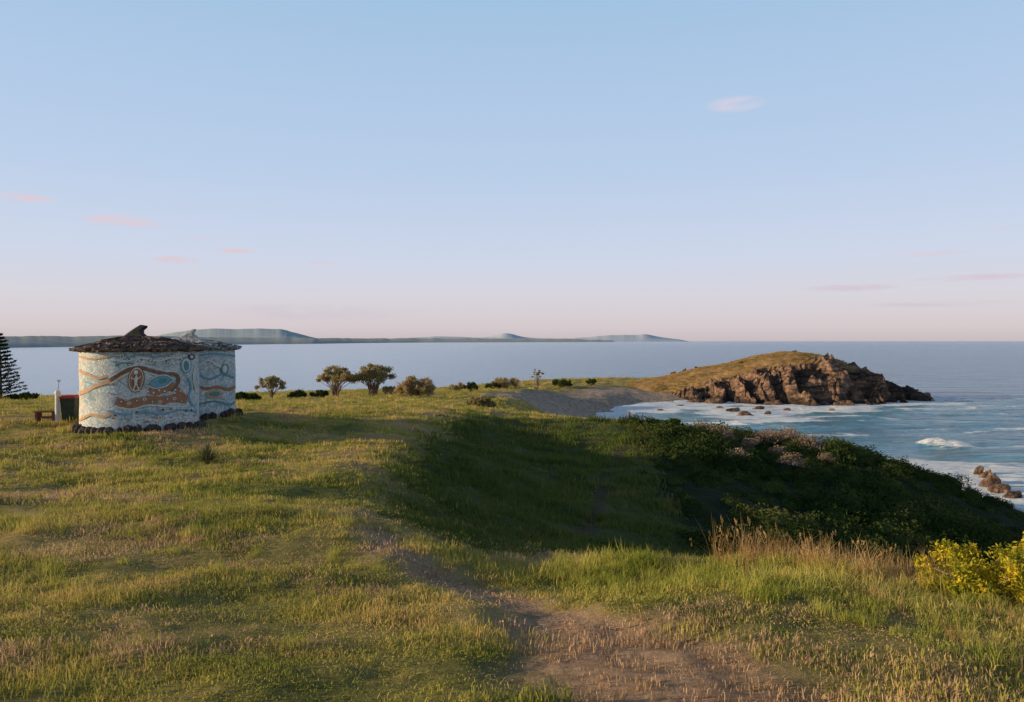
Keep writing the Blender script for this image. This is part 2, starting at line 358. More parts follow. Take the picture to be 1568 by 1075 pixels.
s=rng.uniform(.35,.75,k)*np.clip(.62+dd*.22,.5,1.1)*np.clip(1+1.1*fbm(bx*.22,by*.22,3,63),.6,1.45); s*=np.where(by<14,.7,1); s*=np.interp(bx,[14,24],[1,.8])
keep=bz_>-12.5; bx,by,bz_,s=bx[keep],by[keep],bz_[keep],s[keep]; k=len(bx)
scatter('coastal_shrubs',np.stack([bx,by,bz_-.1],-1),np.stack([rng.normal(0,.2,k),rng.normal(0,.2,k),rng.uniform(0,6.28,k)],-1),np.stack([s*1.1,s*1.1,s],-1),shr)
ded=[shrubmesh('dry_shrub_clump',M_dead,900,.07,i+9,False,.2) for i in range(2)]
q=np.array([W(u,v,dd_) for u,v,dd_ in [(1085,660,42),(1110,665,41),(1170,662,42),(1185,655,43),(1205,658,42),(1225,668,41),(1240,672,41),(1190,675,39),(1075,650,44),(1130,690,36),(1265,690,38),(1150,670,40),(1210,690,36)]])
k=len(q); zz=H(q[:,0],q[:,1]); s=rng.uniform(.4,.95,k)
scatter('dry_coastal_shrubs',np.stack([q[:,0],q[:,1],zz+.35],-1),np.stack([rng.normal(0,.2,k)]*2+[rng.uniform(0,6.28,k)],-1),np.stack([s,s,s],-1),ded)
def blobshrub(name,x,y,blobs,leaf,mat,dens=900,zoff=0):
    z=float(H(np.array([x]),np.array([y]))[0])+zoff; e=empty(name,(x,y,z)); VV=[];FF=[];n0=0
    for i,(bx,by,bz,r,sq) in enumerate(blobs):
        c=shell(int(dens*r*r*1.0)+60,r,sq,.5,.2,i+3,dome=False)+np.array([bx,by,bz]); V,Fq=leafquads(c,leaf); VV.append(V);FF.append(Fq+n0);n0+=len(V)
    mesh_obj('foliage',np.vstack(VV),np.vstack(FF),[mat],parent=e)
    b=MB()
    for (bx,by,bz,r,sq) in blobs: b.tube([(bx*.1,by*.1,-.2),(bx*.5,by*.5,bz*.4),(bx,by,bz)],[.02,.012,.006],5)
    b.obj('stems',[M_bark],parent=e)
    return e
bl=[]
for _ in range(90):
    x_=random.uniform(-.42,1.2); bl.append((x_,random.uniform(-.4,.5),-.1+random.random()*max(.1,.56-.3*abs(x_-.5)),random.uniform(.07,.13),.95))
blobshrub('yellow_flowering_shrub',4.35,6.75,bl,.019,M_yel,14000,.08)
# ---------------------------------------------------------------- trees
def tree(name,u,vb,vt,w,d,mat=M_shrub2,stems=3,flat=.45,nb=16,dens=260,leaf=.13,low=.45):
    x,y,_=W(u,vb,d); zt=-(vt-V0)/F*d; zb=float(H(np.array([x]),np.array([y]))[0])
    if name=='coastal_bush' and u>1100: zb=-(vb-V0)/F*d
    h=zt-zb; wd=w/F*d/2; e=empty(name,(x,y,zb)); b=MB(); VV=[];FF=[];n0=0
    heads=[]
    for i in range(nb):
        a=random.random()*6.283; r=math.sqrt(random.random())*wd*.88; t=1-(r/wd)**2*.6
        bz=h*(low+(1-low)*t*random.uniform(.3,.97)); br=wd*random.uniform(.12,.24)
        bz=min(bz,h-br*flat); heads.append((r*math.cos(a),r*math.sin(a)*.8,bz,br))
    roots=[(random.uniform(-.2,.2)*wd*(stems>1),random.uniform(-.1,.1)*wd) for _ in range(stems)]
    for i,hd in enumerate(heads):
        rt=roots[i%stems]; mx=rt[0]+(hd[0]-rt[0])*.35; my=rt[1]+(hd[1]-rt[1])*.35; mz=hd[2]*.5
        b.tube([(rt[0],rt[1],-.15),(rt[0]+(mx-rt[0])*.4,rt[1]+(my-rt[1])*.4,mz*.5),(mx,my,mz),((mx+hd[0])/2+random.uniform(-.1,.1),(my+hd[1])/2,(mz+hd[2])/2),hd[:3]],[.026*h**.8,.022*h**.8,.015*h**.8,.009*h**.8,.004*h],6)
        c=shell(int(dens*hd[3]**2*3.0)+40,hd[3],flat+.25,.6,.1,i,dome=False)+np.array(hd[:3]); V,Fq=leafquads(c,leaf); VV.append(V);FF.append(Fq+n0);n0+=len(V)
    b.obj('trunk_and_limbs',[M_bark],True,e); mesh_obj('foliage',np.vstack(VV),np.vstack(FF),[mat],parent=e)
tree('coastal_tree',412,613,573,48,85,stems=2,nb=26,low=.3,dens=150)
tree('coastal_tree',516,607,559,64,95,stems=4,nb=38,low=.36,dens=150)
tree('coastal_tree',571,605,556,68,97,stems=4,nb=42,low=.36,dens=150)
tree('coastal_tree',823,587,563,19,150,stems=1,nb=14,low=.5)
def bush(u,vb,vt,w,d,mat=M_shrub2,nb=14,name='coastal_bush'): tree(name,u,vb,vt,w,d,mat,3,.75,nb,300,.12,.12)
bush(637,608,576,62,92,nb=60)
for a in [(455,610,598,30,85),(490,610,598,32,85),(597,607,592,30,95),(700,598,586,30,125),(722,597,585,24,125),(775,592,579,50,140),(755,594,586,26,138),(860,587,579,34,165),(906,587,579,18,170),(42,614,600,30,70),(370,613,600,22,70),(20,614,604,34,72),(385,613,603,30,72)]: bush(*a,mat=M_shrub if a[0] not in(597,775,700) else M_shrub2,nb=24)
bush(735,621,607,50,68,nb=30)
bush(1030,662,643,60,43,mat=M_shrub,nb=30)
bush(1005,656,642,30,45,mat=M_shrub,nb=20)
def pine(u,vb,vt,w,d):
    x,y,_=W(u,vb,d); zg=float(H(np.array([x]),np.array([y]))[0]); zt=-(vt-V0)/F*d; h=zt-zg; hw=w/F*d/2
    e=empty('norfolk_pine_tree',(x,y,zg)); b=MB(); b.tube([(0,0,-.2),(0,0,h*.5),(0,0,h)],[.2,.12,.02],8); Cs=[]
    tiers=17
    for i in range(tiers):
        t=i/(tiers-1); z=h*(.1+.87*t); L_=hw*(1-t)**.8+.12; nbr=7
        for j in range(nbr):
            a=j/nbr*6.283+i*.7+random.uniform(-.15,.15); l=L_*random.uniform(.8,1.1); tip=(math.cos(a)*l,math.sin(a)*l,z+l*.18)
            b.tube([(0,0,z),(tip[0]*.5,tip[1]*.5,z+l*.02),tip],[.03,.02,.008],4)
            for k in range(60):
                s=random.random()**.7; Cs.append((tip[0]*s+random.gauss(0,.08),tip[1]*s+random.gauss(0,.08),z+l*.18*s*s+random.gauss(0,.04)))
    b.obj('trunk_and_branches',[M_bark],parent=e); V,Fq=leafquads(np.array(Cs),.1); mesh_obj('needles',V,Fq,[M_pine],parent=e)
pine(0,613,509,66,72)
x,y,_=W(316,699,18.6); zg=float(H(np.array([x]),np.array([y]))[0])
V=[];Fs=[];k=0
for i in range(130):
    a=random.random()*6.283; el=random.uniform(.25,1.5); l=random.uniform(.38,.66); dx,dy,dz=math.cos(a)*math.cos(el),math.sin(a)*math.cos(el),math.sin(el)
    wx,wy=-math.sin(a)*.02,math.cos(a)*.02
    V+=[(-wx,-wy,0),(wx,wy,0),(dx*l*.6+wx,dy*l*.6+wy,dz*l*.6),(dx*l*.6-wx,dy*l*.6-wy,dz*l*.6),(dx*l,dy*l,dz*l-.06*l)]; Fs+=[[k,k+1,k+2,k+3],[k+3,k+2,k+4]]; k+=5
ag=mesh_obj('spiky_plant',V,Fs,[leafmat('spiky_leaves',[(.2,(.1,.11,.05)),(.8,(.28,.25,.13))],.2,2)]); ag.location=(x,y,zg)
# ---------------------------------------------------------------- hut
def zat(x,y): return float(H(np.array([float(x)]),np.array([float(y)]))[0])
hut=empty('painted_round_hut',(0,0,0))
m,nt,o=newmat('mural_wall'); p=N(nt,'ShaderNodeBsdfPrincipled'); p.inputs['Roughness'].default_value=.75
pos=N(nt,'ShaderNodeTexCoord').outputs['Object']
w=N(nt,'ShaderNodeTexWave'); w.wave_type='BANDS'; w.bands_direction='Z'; w.inputs['Scale'].default_value=1.5; w.inputs['Distortion'].default_value=13; w.inputs['Detail'].default_value=3; w.inputs['Detail Scale'].default_value=1.4
L(nt,pos,w.inputs['Vector'])
c=ramp(nt,noise(nt,1.7,6,.68,pos),[(.34,(.15,.29,.36)),(.44,(.32,.48,.54)),(.53,(.64,.69,.68)),(.62,(.45,.58,.6))])
sx_=N(nt,'ShaderNodeSeparateXYZ'); L(nt,pos,sx_.inputs[0])
sunwarm=mth(nt,'ADD',mth(nt,'MULTIPLY',mth(nt,'ADD',sx_.outputs[0],14.05),-1.8),mth(nt,'MULTIPLY',mth(nt,'SUBTRACT',noise(nt,2.2,4,.6,pos),.5),2.2),True)  # left side tinted cream, putting the low sun's peach light into the paint
c=mix(nt,mth(nt,'MULTIPLY',sunwarm,.85),c,ramp(nt,noise(nt,3.1,5,.65,pos),[(.4,(.55,.36,.24)),(.5,(.74,.6,.46)),(.6,(.82,.74,.64))]))
c=mix(nt,ramp(nt,w.outputs['Fac'],[(.80,(0,0,0)),(.9,(.8,.8,.8)),(1,(.5,.5,.5))]),c,(.84,.83,.78))
vo=N(nt,'ShaderNodeTexVoronoi'); vo.feature='DISTANCE_TO_EDGE'; vo.inputs['Scale'].default_value=3.6; L(nt,pos,vo.inputs['Vector'])
c=mix(nt,ramp(nt,vo.outputs['Distance'],[(.0,(.8,.8,.8)),(.045,(0,0,0))]),c,(.09,.19,.26))
w2=N(nt,'ShaderNodeTexWave'); w2.wave_type='RINGS'; w2.inputs['Scale'].default_value=2; w2.inputs['Distortion'].default_value=16; w2.inputs['Detail'].default_value=2; L(nt,pos,w2.inputs['Vector'])
c=mix(nt,ramp(nt,w2.outputs['Fac'],[(.9,(0,0,0)),(.96,(.5,.5,.5))]),c,(.42,.3,.24))
c=mix(nt,ramp(nt,noise(nt,14,6,.7,pos),[(.35,(.6,.6,.6)),(.6,(0,0,0))]),c,(.3,.31,.3))
L(nt,c,p.inputs['Base Color']); b=N(nt,'ShaderNodeBump'); b.inputs['Strength'].default_value=.6; b.inputs['Distance'].default_value=.025; L(nt,noise(nt,12,6,.6,pos),b.inputs['Height']); L(nt,b.outputs[0],p.inputs['Normal']); L(nt,p.outputs[0],o.inputs[0])
M_wall=m
ztop=-.36
R1=1.89
def wall(cx_,cy_,r,name):
    nseg=96; nz_=10; zb=min(zat(cx_+r*math.cos(a),cy_+r*math.sin(a)) for a in np.linspace(0,6.28,12))-.15; V=[]
    for i in range(nz_+1):
        for j in range(nseg):
            a=j/nseg*6.28318; rr_=r*(1+.006*math.sin(5*a+i)); V.append((cx_+rr_*math.cos(a),cy_+rr_*math.sin(a),zb+(ztop-zb)*i/nz_))
    f=grid_faces(nz_+1,nseg,True)
    return mesh_obj(name,V,f,[M_wall],True,hut)
H1=(-13.1,26.1); H2=(-13.45,29.9)
wall(*H1,R1,'front_wall'); wall(*H2,2.12,'rear_wall')
pm_=lambda n,c,v=.7:smat(n,[(.3,tuple(q*v for q in c)),(.7,c)],9,.8,.3,30)
Mp=[pm_('terracotta_paint',(.42,.21,.12)),pm_('cream_paint',(.8,.77,.7)),pm_('teal_paint',(.14,.31,.31)),pm_('dark_paint',(.07,.08,.09)),pm_('blue_paint',(.2,.4,.52)),pm_('orange_paint',(.66,.4,.22)),pm_('brown_paint',(.26,.14,.09))]
def onwall(u,v,k,hc=H1,r=R1,uc=212,up=93):
    s=max(-.995,min(.995,(u-uc)/up)); a=math.asin(s); wa=math.atan2(-hc[1],-hc[0])+a
    dep=hc[1]-r*math.cos(a)*.9; z=-(v-V0)/F*dep; rr_=r*1.006+.004*k+.012
    return (hc[0]+rr_*math.cos(wa),hc[1]+rr_*math.sin(wa),z)
mur=MB()
def ribbon(pl,w,mi,k,**kw):
    pts=[]
    for i in range(len(pl)-1):
        for t in np.linspace(0,1,7)[:-1]:
            p0=pl[max(i-1,0)];p1=pl[i];p2=pl[i+1];p3=pl[min(i+2,len(pl)-1)]
            pts.append([.5*((2*p1[q])+(-p0[q]+p2[q])*t+(2*p0[q]-5*p1[q]+4*p2[q]-p3[q])*t*t+(-p0[q]+3*p1[q]-3*p2[q]+p3[q])*t**3) for q in(0,1)])
    pts.append(list(pl[-1])); V=[]
    for i,pq in enumerate(pts):
        a=pts[max(i-1,0)];b=pts[min(i+1,len(pts)-1)]; dx,dy=b[0]-a[0],b[1]-a[1]; l=math.hypot(dx,dy)+1e-6; ww=w*.5*random.uniform(.8,1.2)
        V+=[onwall(pq[0]-dy/l*ww,pq[1]+dx/l*ww,k,**kw),onwall(pq[0]+dy/l*ww,pq[1]-dx/l*ww,k,**kw)]
    mur.add(V,[[2*i,2*i+1,2*i+3,2*i+2] for i in range(len(pts)-1)],mi)
def oval(u,v,ru,rv,mi,k,rot=0,**kw):
    V=[onwall(u,v,k,**kw)];ns=20;nr_=4;f=[]
    for i in range(1,nr_+1):
        for j in range(ns):
            a=j/ns*6.283; x=ru*i/nr_*math.cos(a);y=rv*i/nr_*math.sin(a); V.append(onwall(u+x*math.cos(rot)-y*math.sin(rot),v+x*math.sin(rot)+y*math.cos(rot),k,**kw))
    for j in range(ns): f.append([0,1+j,1+(j+1)%ns])
    for i in range(nr_-1):
        for j in range(ns): f.append([1+i*ns+j,1+(i+1)*ns+j,1+(i+1)*ns+(j+1)%ns,1+i*ns+(j+1)%ns])
    mur.add(V,f,mi)
ribbon([(121,566),(135,572),(150,578),(165,574)],4,5,0); ribbon([(120,600),(135,596),(150,588),(170,582),(190,574)],5,5,0); ribbon([(121,640),(140,632),(158,636),(172,630)],4,5,0); ribbon([(121,545),(140,549),(165,546)],3,5,0)
ribbon([(168,582),(180,574),(194,566),(210,563),(228,568),(246,573),(262,574),(268,582),(263,593),(255,600)],5,6,1)
ribbon([(168,587),(181,579),(196,571),(210,568),(227,573),(246,578),(260,580)],1.6,1,2)
ribbon([(166,578),(179,570),(194,562),(210,559),(228,563),(248,569),(266,570)],1.6,1,2)
ribbon([(222,598),(235,601),(248,597),(258,592),(266,598),(272,606),(280,612)],9,0,1)
ribbon([(176,612),(190,618),(205,616),(225,612),(245,614),(262,611),(281,615)],12,0,2)
ribbon([(175,604),(188,609),(205,607),(220,602)],1.6,1,3); ribbon([(174,621),(198,626),(222,621),(250,624),(282,625)],1.8,1,3)
for i in range(9): oval(184+i*11,614+3*math.sin(i*1.7),2.8,2.3,1 if i%2 else 6,4)
for i in range(9): oval(184+i*11,614+3*math.sin(i*1.7),1.4,1.2,6 if i%2 else 1,5)
for i in range(7): oval(222+i*8,600+2*math.sin(i*2.1),1.6,1.4,1,4)
oval(240,585,19,11,2,3,-.25); oval(240,585,15,7.5,4,4,-.25); oval(243,584,7,4,2,5,-.25); ribbon([(221,588),(231,578),(247,575),(258,581)],1.5,1,6); ribbon([(221,590),(232,595),(248,592),(258,583)],1.5,1,6)
oval(205,581,12,20,6,5,.12); oval(205,581,10.5,18.5,1,6,.12); oval(205,581,9.4,17,0,7,.12); oval(205,584,5.5,12,6,8,.1); oval(205,570,3,3.4,1,8); oval(205,582,2.2,8,1,9,.1); ribbon([(198,578),(205,581),(212,576)],1.5,1,10); ribbon([(204,588),(201,598)],1.5,1,10); ribbon([(206,588),(209,598)],1.5,1,10)
oval(280,560,9,13,4,1); oval(280,560,7,10.5,1,2); oval(280,561,4.5,8,2,3); oval(289,547,6,5,3,2); oval(289,547,3,2.6,1,3)
ribbon([(170,550),(190,553),(212,548),(236,553),(258,548),(278,551),(298,546)],2.2,1,1); ribbon([(168,545),(190,547),(212,543),(236,546),(262,542)],2,4,1)
ribbon([(165,628),(190,634),(215,630),(240,636),(270,630),(298,634)],3,4,1); ribbon([(165,640),(190,645),(215,640),(240,646),(270,641),(298,644)],2,1,1); ribbon([(175,560),(185,556),(200,556)],2,2,1)
ribbon([(283,580),(288,595),(284,610),(291,625)],3,4,1); ribbon([(295,560),(292,580),(296,600)],2,1,1)
for sx,sy,sr in [(225,552,7),(250,556,6),(186,545,5),(240,640,5),(190,640,5),(272,636,5)]:
    pl=[(sx+sr*(1-t/10)*math.cos(t*.9),sy+sr*(1-t/10)*math.sin(t*.9)*.9) for t in range(10)]; ribbon(pl,1.4,1,2); ribbon([(a+1.5,b+1.2) for a,b in pl],1.1,2,1)
for i in range(44): oval(random.uniform(168,296),random.choice([random.uniform(541,560),random.uniform(628,648)]),random.uniform(1.,2.2),random.uniform(1.,2.),random.choice([1,2,4,3,0]),2)
k2=dict(hc=H2,r=2.12,uc=283,up=81)
ribbon([(306,592),(318,596),(334,594),(350,598),(362,594)],5,0,1,**k2); ribbon([(308,560),(322,552),(338,562),(352,552),(362,560)],3,1,1,**k2); ribbon([(308,575),(325,581),(342,574),(360,580)],3,4,1,**k2); oval(330,605,12,7,5,2,**k2); oval(330,605,8,4,2,3,**k2); oval(345,566,6,9,2,1,**k2); oval(345,566,3.5,6,1,2,**k2); ribbon([(308,620),(330,616),(350,622),(362,618)],3,2,1,**k2); ribbon([(307,545),(330,542),(362,546)],3,4,1,**k2)
mur.obj('mural_painting',Mp,parent=hut)
M_roof=smat('weathered_roof',[(.35,(.035,.025,.02)),(.5,(.12,.075,.055)),(.66,(.28,.2,.15))],6,.9,.9,16)
M_roof2=smat('pale_roof_crust',[(.4,(.07,.055,.05)),(.52,(.3,.27,.25)),(.68,(.7,.68,.65))],7,.9,.9,16)
def roof(c,r,name,pk,mats):
    b=MB(); ns=110; prof=[(r-.38,-.37),(r,-.33),(r+.02,-.26),(r-.3,-.2),(r-.33,-.15),(r-.7,-.1),(r-.73,-.05),(r-1.15,-.01),(.75,pk*.75),(.35,pk),(.02,pk+.02)]
    V=[]
    jit=[random.uniform(-.05,.05) for _ in range(ns)]
    for i,(rad,z) in enumerate(prof):
        for j in range(ns):
            a=j/ns*6.28318; rj=rad*(1+jit[(j+i*5)%ns]*(.5 if 0<i<9 else .1)); V.append((c[0]+rj*math.cos(a),c[1]+rj*math.sin(a),z+random.uniform(-.035,.035)))
    b.add(V,grid_faces(len(prof),ns,True).tolist(),0)
    for j in range(90):
        a=random.random()*6.283; q_=random.uniform(.5,r-.1); zz=np.interp(q_,[.4,.8,r-1.15,r],[pk,pk*.75,-.01,-.24])+.02; l=random.uniform(.15,.45)
        l=min(l,r+.06-q_)
        b.tube([(c[0]+math.cos(a)*q_,c[1]+math.sin(a)*q_,zz),(c[0]+math.cos(a+.02)*(q_+l),c[1]+math.sin(a+.02)*(q_+l),zz-.04-l*.1)],[.03,.025],5,0)
    return b.obj(name,mats,parent=hut)
roof(H1,2.14,'front_roof',.13,[M_roof]); roof(H2,2.33,'rear_roof',.06,[M_roof2])
def sculpt(pl,d,th,name,mat):
    pts=[W(u,v,d) for u,v in pl]; k=len(pts); cxm=np.mean([p_[0] for p_ in pts]); czm=np.mean([p_[2] for p_ in pts]); V=[];
    for off,sc in((-th/2,.8),(-th/4,1),(th/4,1),(th/2,.8)):
        V+=[(cxm+(x-cxm)*sc,d+off,czm+(z-czm)*sc) for x,y,z in pts]
    f=[[q*k+i,q*k+(i+1)%k,(q+1)*k+(i+1)%k,(q+1)*k+i] for q in range(3) for i in range(k)]; f+= [list(range(k))[::-1],[3*k+i for i in range(k)]]
    return mesh_obj(name,V,f,[mat],False,hut)
M_fin=smat('dark_sculpture',[(.3,(.02,.02,.022)),(.7,(.07,.06,.055))],5,.6,.4); M_dol=smat('pale_sculpture',[(.35,(.25,.24,.23)),(.6,(.7,.68,.66))],8,.7,.4)
sculpt([(172,526),(180,519),(192,514),(200,508),(209,502),(217,497.5),(225,499),(219,504),(219,510),(226,516),(236,521),(244,527),(210,530)],26.1,.35,'whale_fin_sculpture',M_fin)
sculpt([(254,524),(264,518),(276,515.5),(284,511),(291,509),(296,504),(300,504),(297,510),(301,515),(310,520),(320,526),(288,529)],29.2,.3,'dolphin_sculpture',M_dol)
b=MB()
for c,r in((H1,R1),(H2,2.12)):
    for j in range(44):
        a=j/44*6.283+random.uniform(-.04,.04); x=c[0]+(r+.11)*math.cos(a); y=c[1]+(r+.11)*math.sin(a); s=random.uniform(.12,.2); z=zat(x,y)
        nu,nv=7,5; V=[]
        for i in range(nv+1):
            for q in range(nu):
                ph=i/nv*math.pi; rr_=s*random.uniform(.75,1.15); V.append((x+rr_*math.sin(ph)*math.cos(q/nu*6.283),y+rr_*math.sin(ph)*math.sin(q/nu*6.283),z+.08+rr_*1.0*math.cos(ph)))
        b.add(V,grid_faces(nv+1,nu,True).tolist(),0)
b.obj('base_stones',[M_stone],parent=hut)
# ---------------------------------------------------------------- bin, post, bench
y=27.2; x=(107-U0)/F*y; z=zat(x,y)
bn=empty('wheelie_bin',(x,y,z)); b=MB(); b.box((0,0,.48),(.5,.55,.82),0,.2,.78)
b.box((0,.0,.92),(.56,.62,.06),1,.2); b.box((.0,.0,.965),(.42,.45,.04),1,.2); b.tube([(-.24,.3,.86),(.24,.38,.86)],[.02,.02],6,0)
for sx in(-.2,.2): b.tube([(sx-.03,.26,.1),(sx+.03,.27,.1)],[.1,.1],12,2)
b.obj('bin_body_lid_wheels',[smat('bin_plastic',[(.3,(.015,.03,.02)),(.7,(.03,.05,.035))],5,.5,.1),smat('bin_red_lid',[(.3,(.3,.03,.02)),(.7,(.42,.05,.03))],5,.5,.1),smat('rubber',[(.3,(.02,.02,.02)),(.7,(.03,.03,.03))],5)],parent=bn)
y=27.5; x=(88-U0)/F*y; z=zat(x,y); b=MB(); b.tube([(0,0,-.1),(0,0,1.05)],[.1,.095],10,0); b.tube([(0,0,1.05),(.0,0,1.16)],[.12,.08],10,0); b.tube([(0,0,.8),(.12,-.06,.8),(.16,-.08,.74)],[.018,.018,.014],6,1); b.tube([(.02,0,1.16),(.05,0,1.5)],[.012,.008],5,1); b.box((.05,0,1.52),(.1,.02,.09),0,.2)
pb=b.obj('white_tap_post',[smat('white_post_paint',[(.3,(.6,.58,.54)),(.7,(.78,.76,.72))],5,.6,.1),smat('brass',[(.3,(.3,.25,.15)),(.7,(.4,.35,.2))],5,.4,0)]); pb.location=(x,y,z)
y=27.6; x=(71-U0)/F*y; z=zat(x,y); b=MB(); b.box((0,-.14,.42),(.75,.13,.045),0); b.box((0,.02,.42),(.75,.13,.045),0); b.box((0,.18,.42),(.75,.13,.045),0); b.box((-.28,0,.18),(.08,.42,.43),0); b.box((.28,0,.18),(.08,.42,.43),0); b.box((0,0,.2),(.47,.05,.08),0)
pb=b.obj('wooden_bench',[smat('red_timber',[(.3,(.13,.05,.035)),(.7,(.25,.1,.07))],6)]); pb.location=(x,y,z); pb.rotation_euler[2]=.2
for u,hh in((963,.75),(985,.45),(973,.4)):
    y=46.5; x=(u-U0)/F*y; z=zat(x,y); b=MB(); b.tube([(0,0,-.2),(0,0,hh*.7),(.01,0,hh),(.01,0,hh+.03)],[.09,.085,.085,.05],8,0); b.tube([(-.1,-.03,hh*.7),(.1,-.03,hh*.7)],[.02,.02],6,0); pb=b.obj('timber_fence_post',[M_bark]); pb.location=(x,y,z)
# ---------------------------------------------------------------- rocky point
gx=np.linspace(14,100,520); gy=np.linspace(140,208,340); GX,GY=np.meshgrid(gx,gy,indexing='xy')
Hc=np.interp(GX,[14,20,30,38,45,52.6,58.7,64.7,70.8,75.5,78,82,86,89.5,92.5,96],[-.8,1.4,3.0,4.5,6.4,7.8,9.5,10.4,9.9,8.6,6.3,4.8,3.4,2.0,.4,-3])
yc=176.-.2*np.clip(GX-60,0,40); yf=np.interp(GX,[14,30,41,50,62,74,84,96],[168,164,156,151,149.5,151,156,162])+fbm(GX*.15,GX*0,4,3)*3.5
yb=np.interp(GX,[14,40,70,96],[196,202,194,176])
t=np.where(GY<yc,(yc-GY)/(yc-yf),(GY-yc)/(yb-yc)).clip(0,1.6)
prof=np.where(t<1,1-np.abs(t)**2.1,0)
h=Hc*prof; h=np.where((t>=1),-(t-1)*9,h)
rm=sst(.42,.6,t+fbm(GX*.12,GY*.12,4,14)*.34+np.interp(GX,[30,44,60,70,75,79,83],[-.4,-.12,.0,.06,.14,.5,1]))
w1=fbm(GX*.07,GY*.07,4,4)*9; q=(GX*.8-GY*.45+h*.9+w1)/5.2; saw=(q%1.0); ledge=np.where(saw<.82,saw/.82,(1-saw)/.18)
q2=(GX*.75-GY*.55+h*1.1+fbm(GX*.15,GY*.15,3,6)*5)/1.9; s2=q2%1.0; l2=np.where(s2<.75,s2/.75,(1-s2)/.25)
rid=1-np.abs(fbm(GX*.16,GY*.16,3,9))*2
blk=np.round(fbm(GX*.25,GY*.25,3,19)*4)/4
amp=rm*np.clip(sst(1.3,.8,t),0,1)*(.35+.65*sst(.15,.6,t))
h=h+amp*((ledge-.5)*3.0+(l2-.5)*.9+(rid-.7)*1.8+blk*1.2+fbm(GX*.9,GY*.9,3,29)*.35)*np.interp(GX,[30,44,80,88,93,96],[.35,.9,1.2,.9,.4,0])+fbm(GX*.3,GY*.3,3,2)*.12
PZ=SEA+h
edge=np.minimum(sst(14,20,GX),1); PZ=PZ*edge+(-15)*(1-edge)
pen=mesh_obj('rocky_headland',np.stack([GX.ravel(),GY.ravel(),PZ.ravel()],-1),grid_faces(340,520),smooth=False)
gyy,gxx=np.gradient(PZ,gy,gx); slope=np.hypot(gxx,gyy)
rk=np.clip(rm+sst(.75,1.2,slope)*.8,0,1)
attr(pen,'rockm',rk.ravel()); attr(pen,'wet',(1-sst(-12.6,-11.4,PZ+fbm(GX*.3,GY*.3,3,7)*.5)).ravel())
attr(pen,'dark',np.clip(sst(74,84,GX+fbm(GX*.1,GY*.1,3,5)*6),0,1).ravel()); attr(pen,'crev_shade',((1-ledge)*amp).ravel())
m,nt,o=newmat('headland_rock_and_turf'); p=N(nt,'ShaderNodeBsdfPrincipled'); p.inputs['Roughness'].default_value=.85; p.inputs['Specular IOR Level'].default_value=.2
pos=N(nt,'ShaderNodeNewGeometry').outputs['Position']
turf=ramp(nt,noise(nt,.22,7,.7,pos),[(.35,(.15,.13,.045)),(.5,(.38,.24,.09)),(.62,(.52,.31,.14))])
mp=N(nt,'ShaderNodeMapping'); mp.inputs['Rotation'].default_value=(0,.6,.5); mp.inputs['Scale'].default_value=(.22,1.2,1.8); L(nt,pos,mp.inputs['Vector'])
rock=ramp(nt,noise(nt,.7,8,.7,mp.outputs[0]),[(.38,(.03,.023,.019)),(.48,(.14,.085,.055)),(.58,(.36,.21,.13)),(.7,(.52,.37,.28))])
rock=mix(nt,mth(nt,'MULTIPLY',at(nt,'crev_shade'),.6),rock,(.03,.024,.02))  # shade in the gaps between ledges painted into the rock colour
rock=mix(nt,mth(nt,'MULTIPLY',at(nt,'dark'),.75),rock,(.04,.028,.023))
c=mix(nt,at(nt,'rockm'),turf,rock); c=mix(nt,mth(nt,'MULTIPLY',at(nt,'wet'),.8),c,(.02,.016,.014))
L(nt,c,p.inputs['Base Color']); b=N(nt,'ShaderNodeBump'); b.inputs['Strength'].default_value=.9; b.inputs['Distance'].default_value=.5; L(nt,noise(nt,1.2,8,.7,mp.outputs[0]),b.inputs['Height']); L(nt,b.outputs[0],p.inputs['Normal']); L(nt,p.outputs[0],o.inputs[0])
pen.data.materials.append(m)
k=5000; x=rng.uniform(18,82,k); y=rng.uniform(150,196,k)
ii=np.clip(((y-140)/68*339).astype(int),0,339); jj=np.clip(((x-14)/86*519).astype(int),0,519); keep=(rk[ii,jj]<.4)&(PZ[ii,jj]>-12); x,y,zz=x[keep],y[keep],PZ[ii,jj][keep]; k=len(x)
s=rng.uniform(1.6,3,k); scatter('headland_turf',np.stack([x,y,zz-.02],-1),np.stack([x*0,x*0,rng.uniform(0,6.28,k)],-1),np.stack([s*1.5,s*1.5,s],-1),[blades('turf_clump',34,.16,.05,.12,.02,.5,leafmat('turf_blades',[(.2,(.22,.18,.055)),(.5,(.46,.29,.11)),(.85,(.6,.36,.17))],.3,pscale=.12))])
tree('coastal_bush',1137,560,553,18,172,M_shrub,3,.75,12,200,.14,.15)
M_rock=smat('brown_sea_rock',[(.32,(.03,.022,.018)),(.5,(.15,.09,.058)),(.7,(.34,.21,.135))],.9,.8,.9,4,8,True)
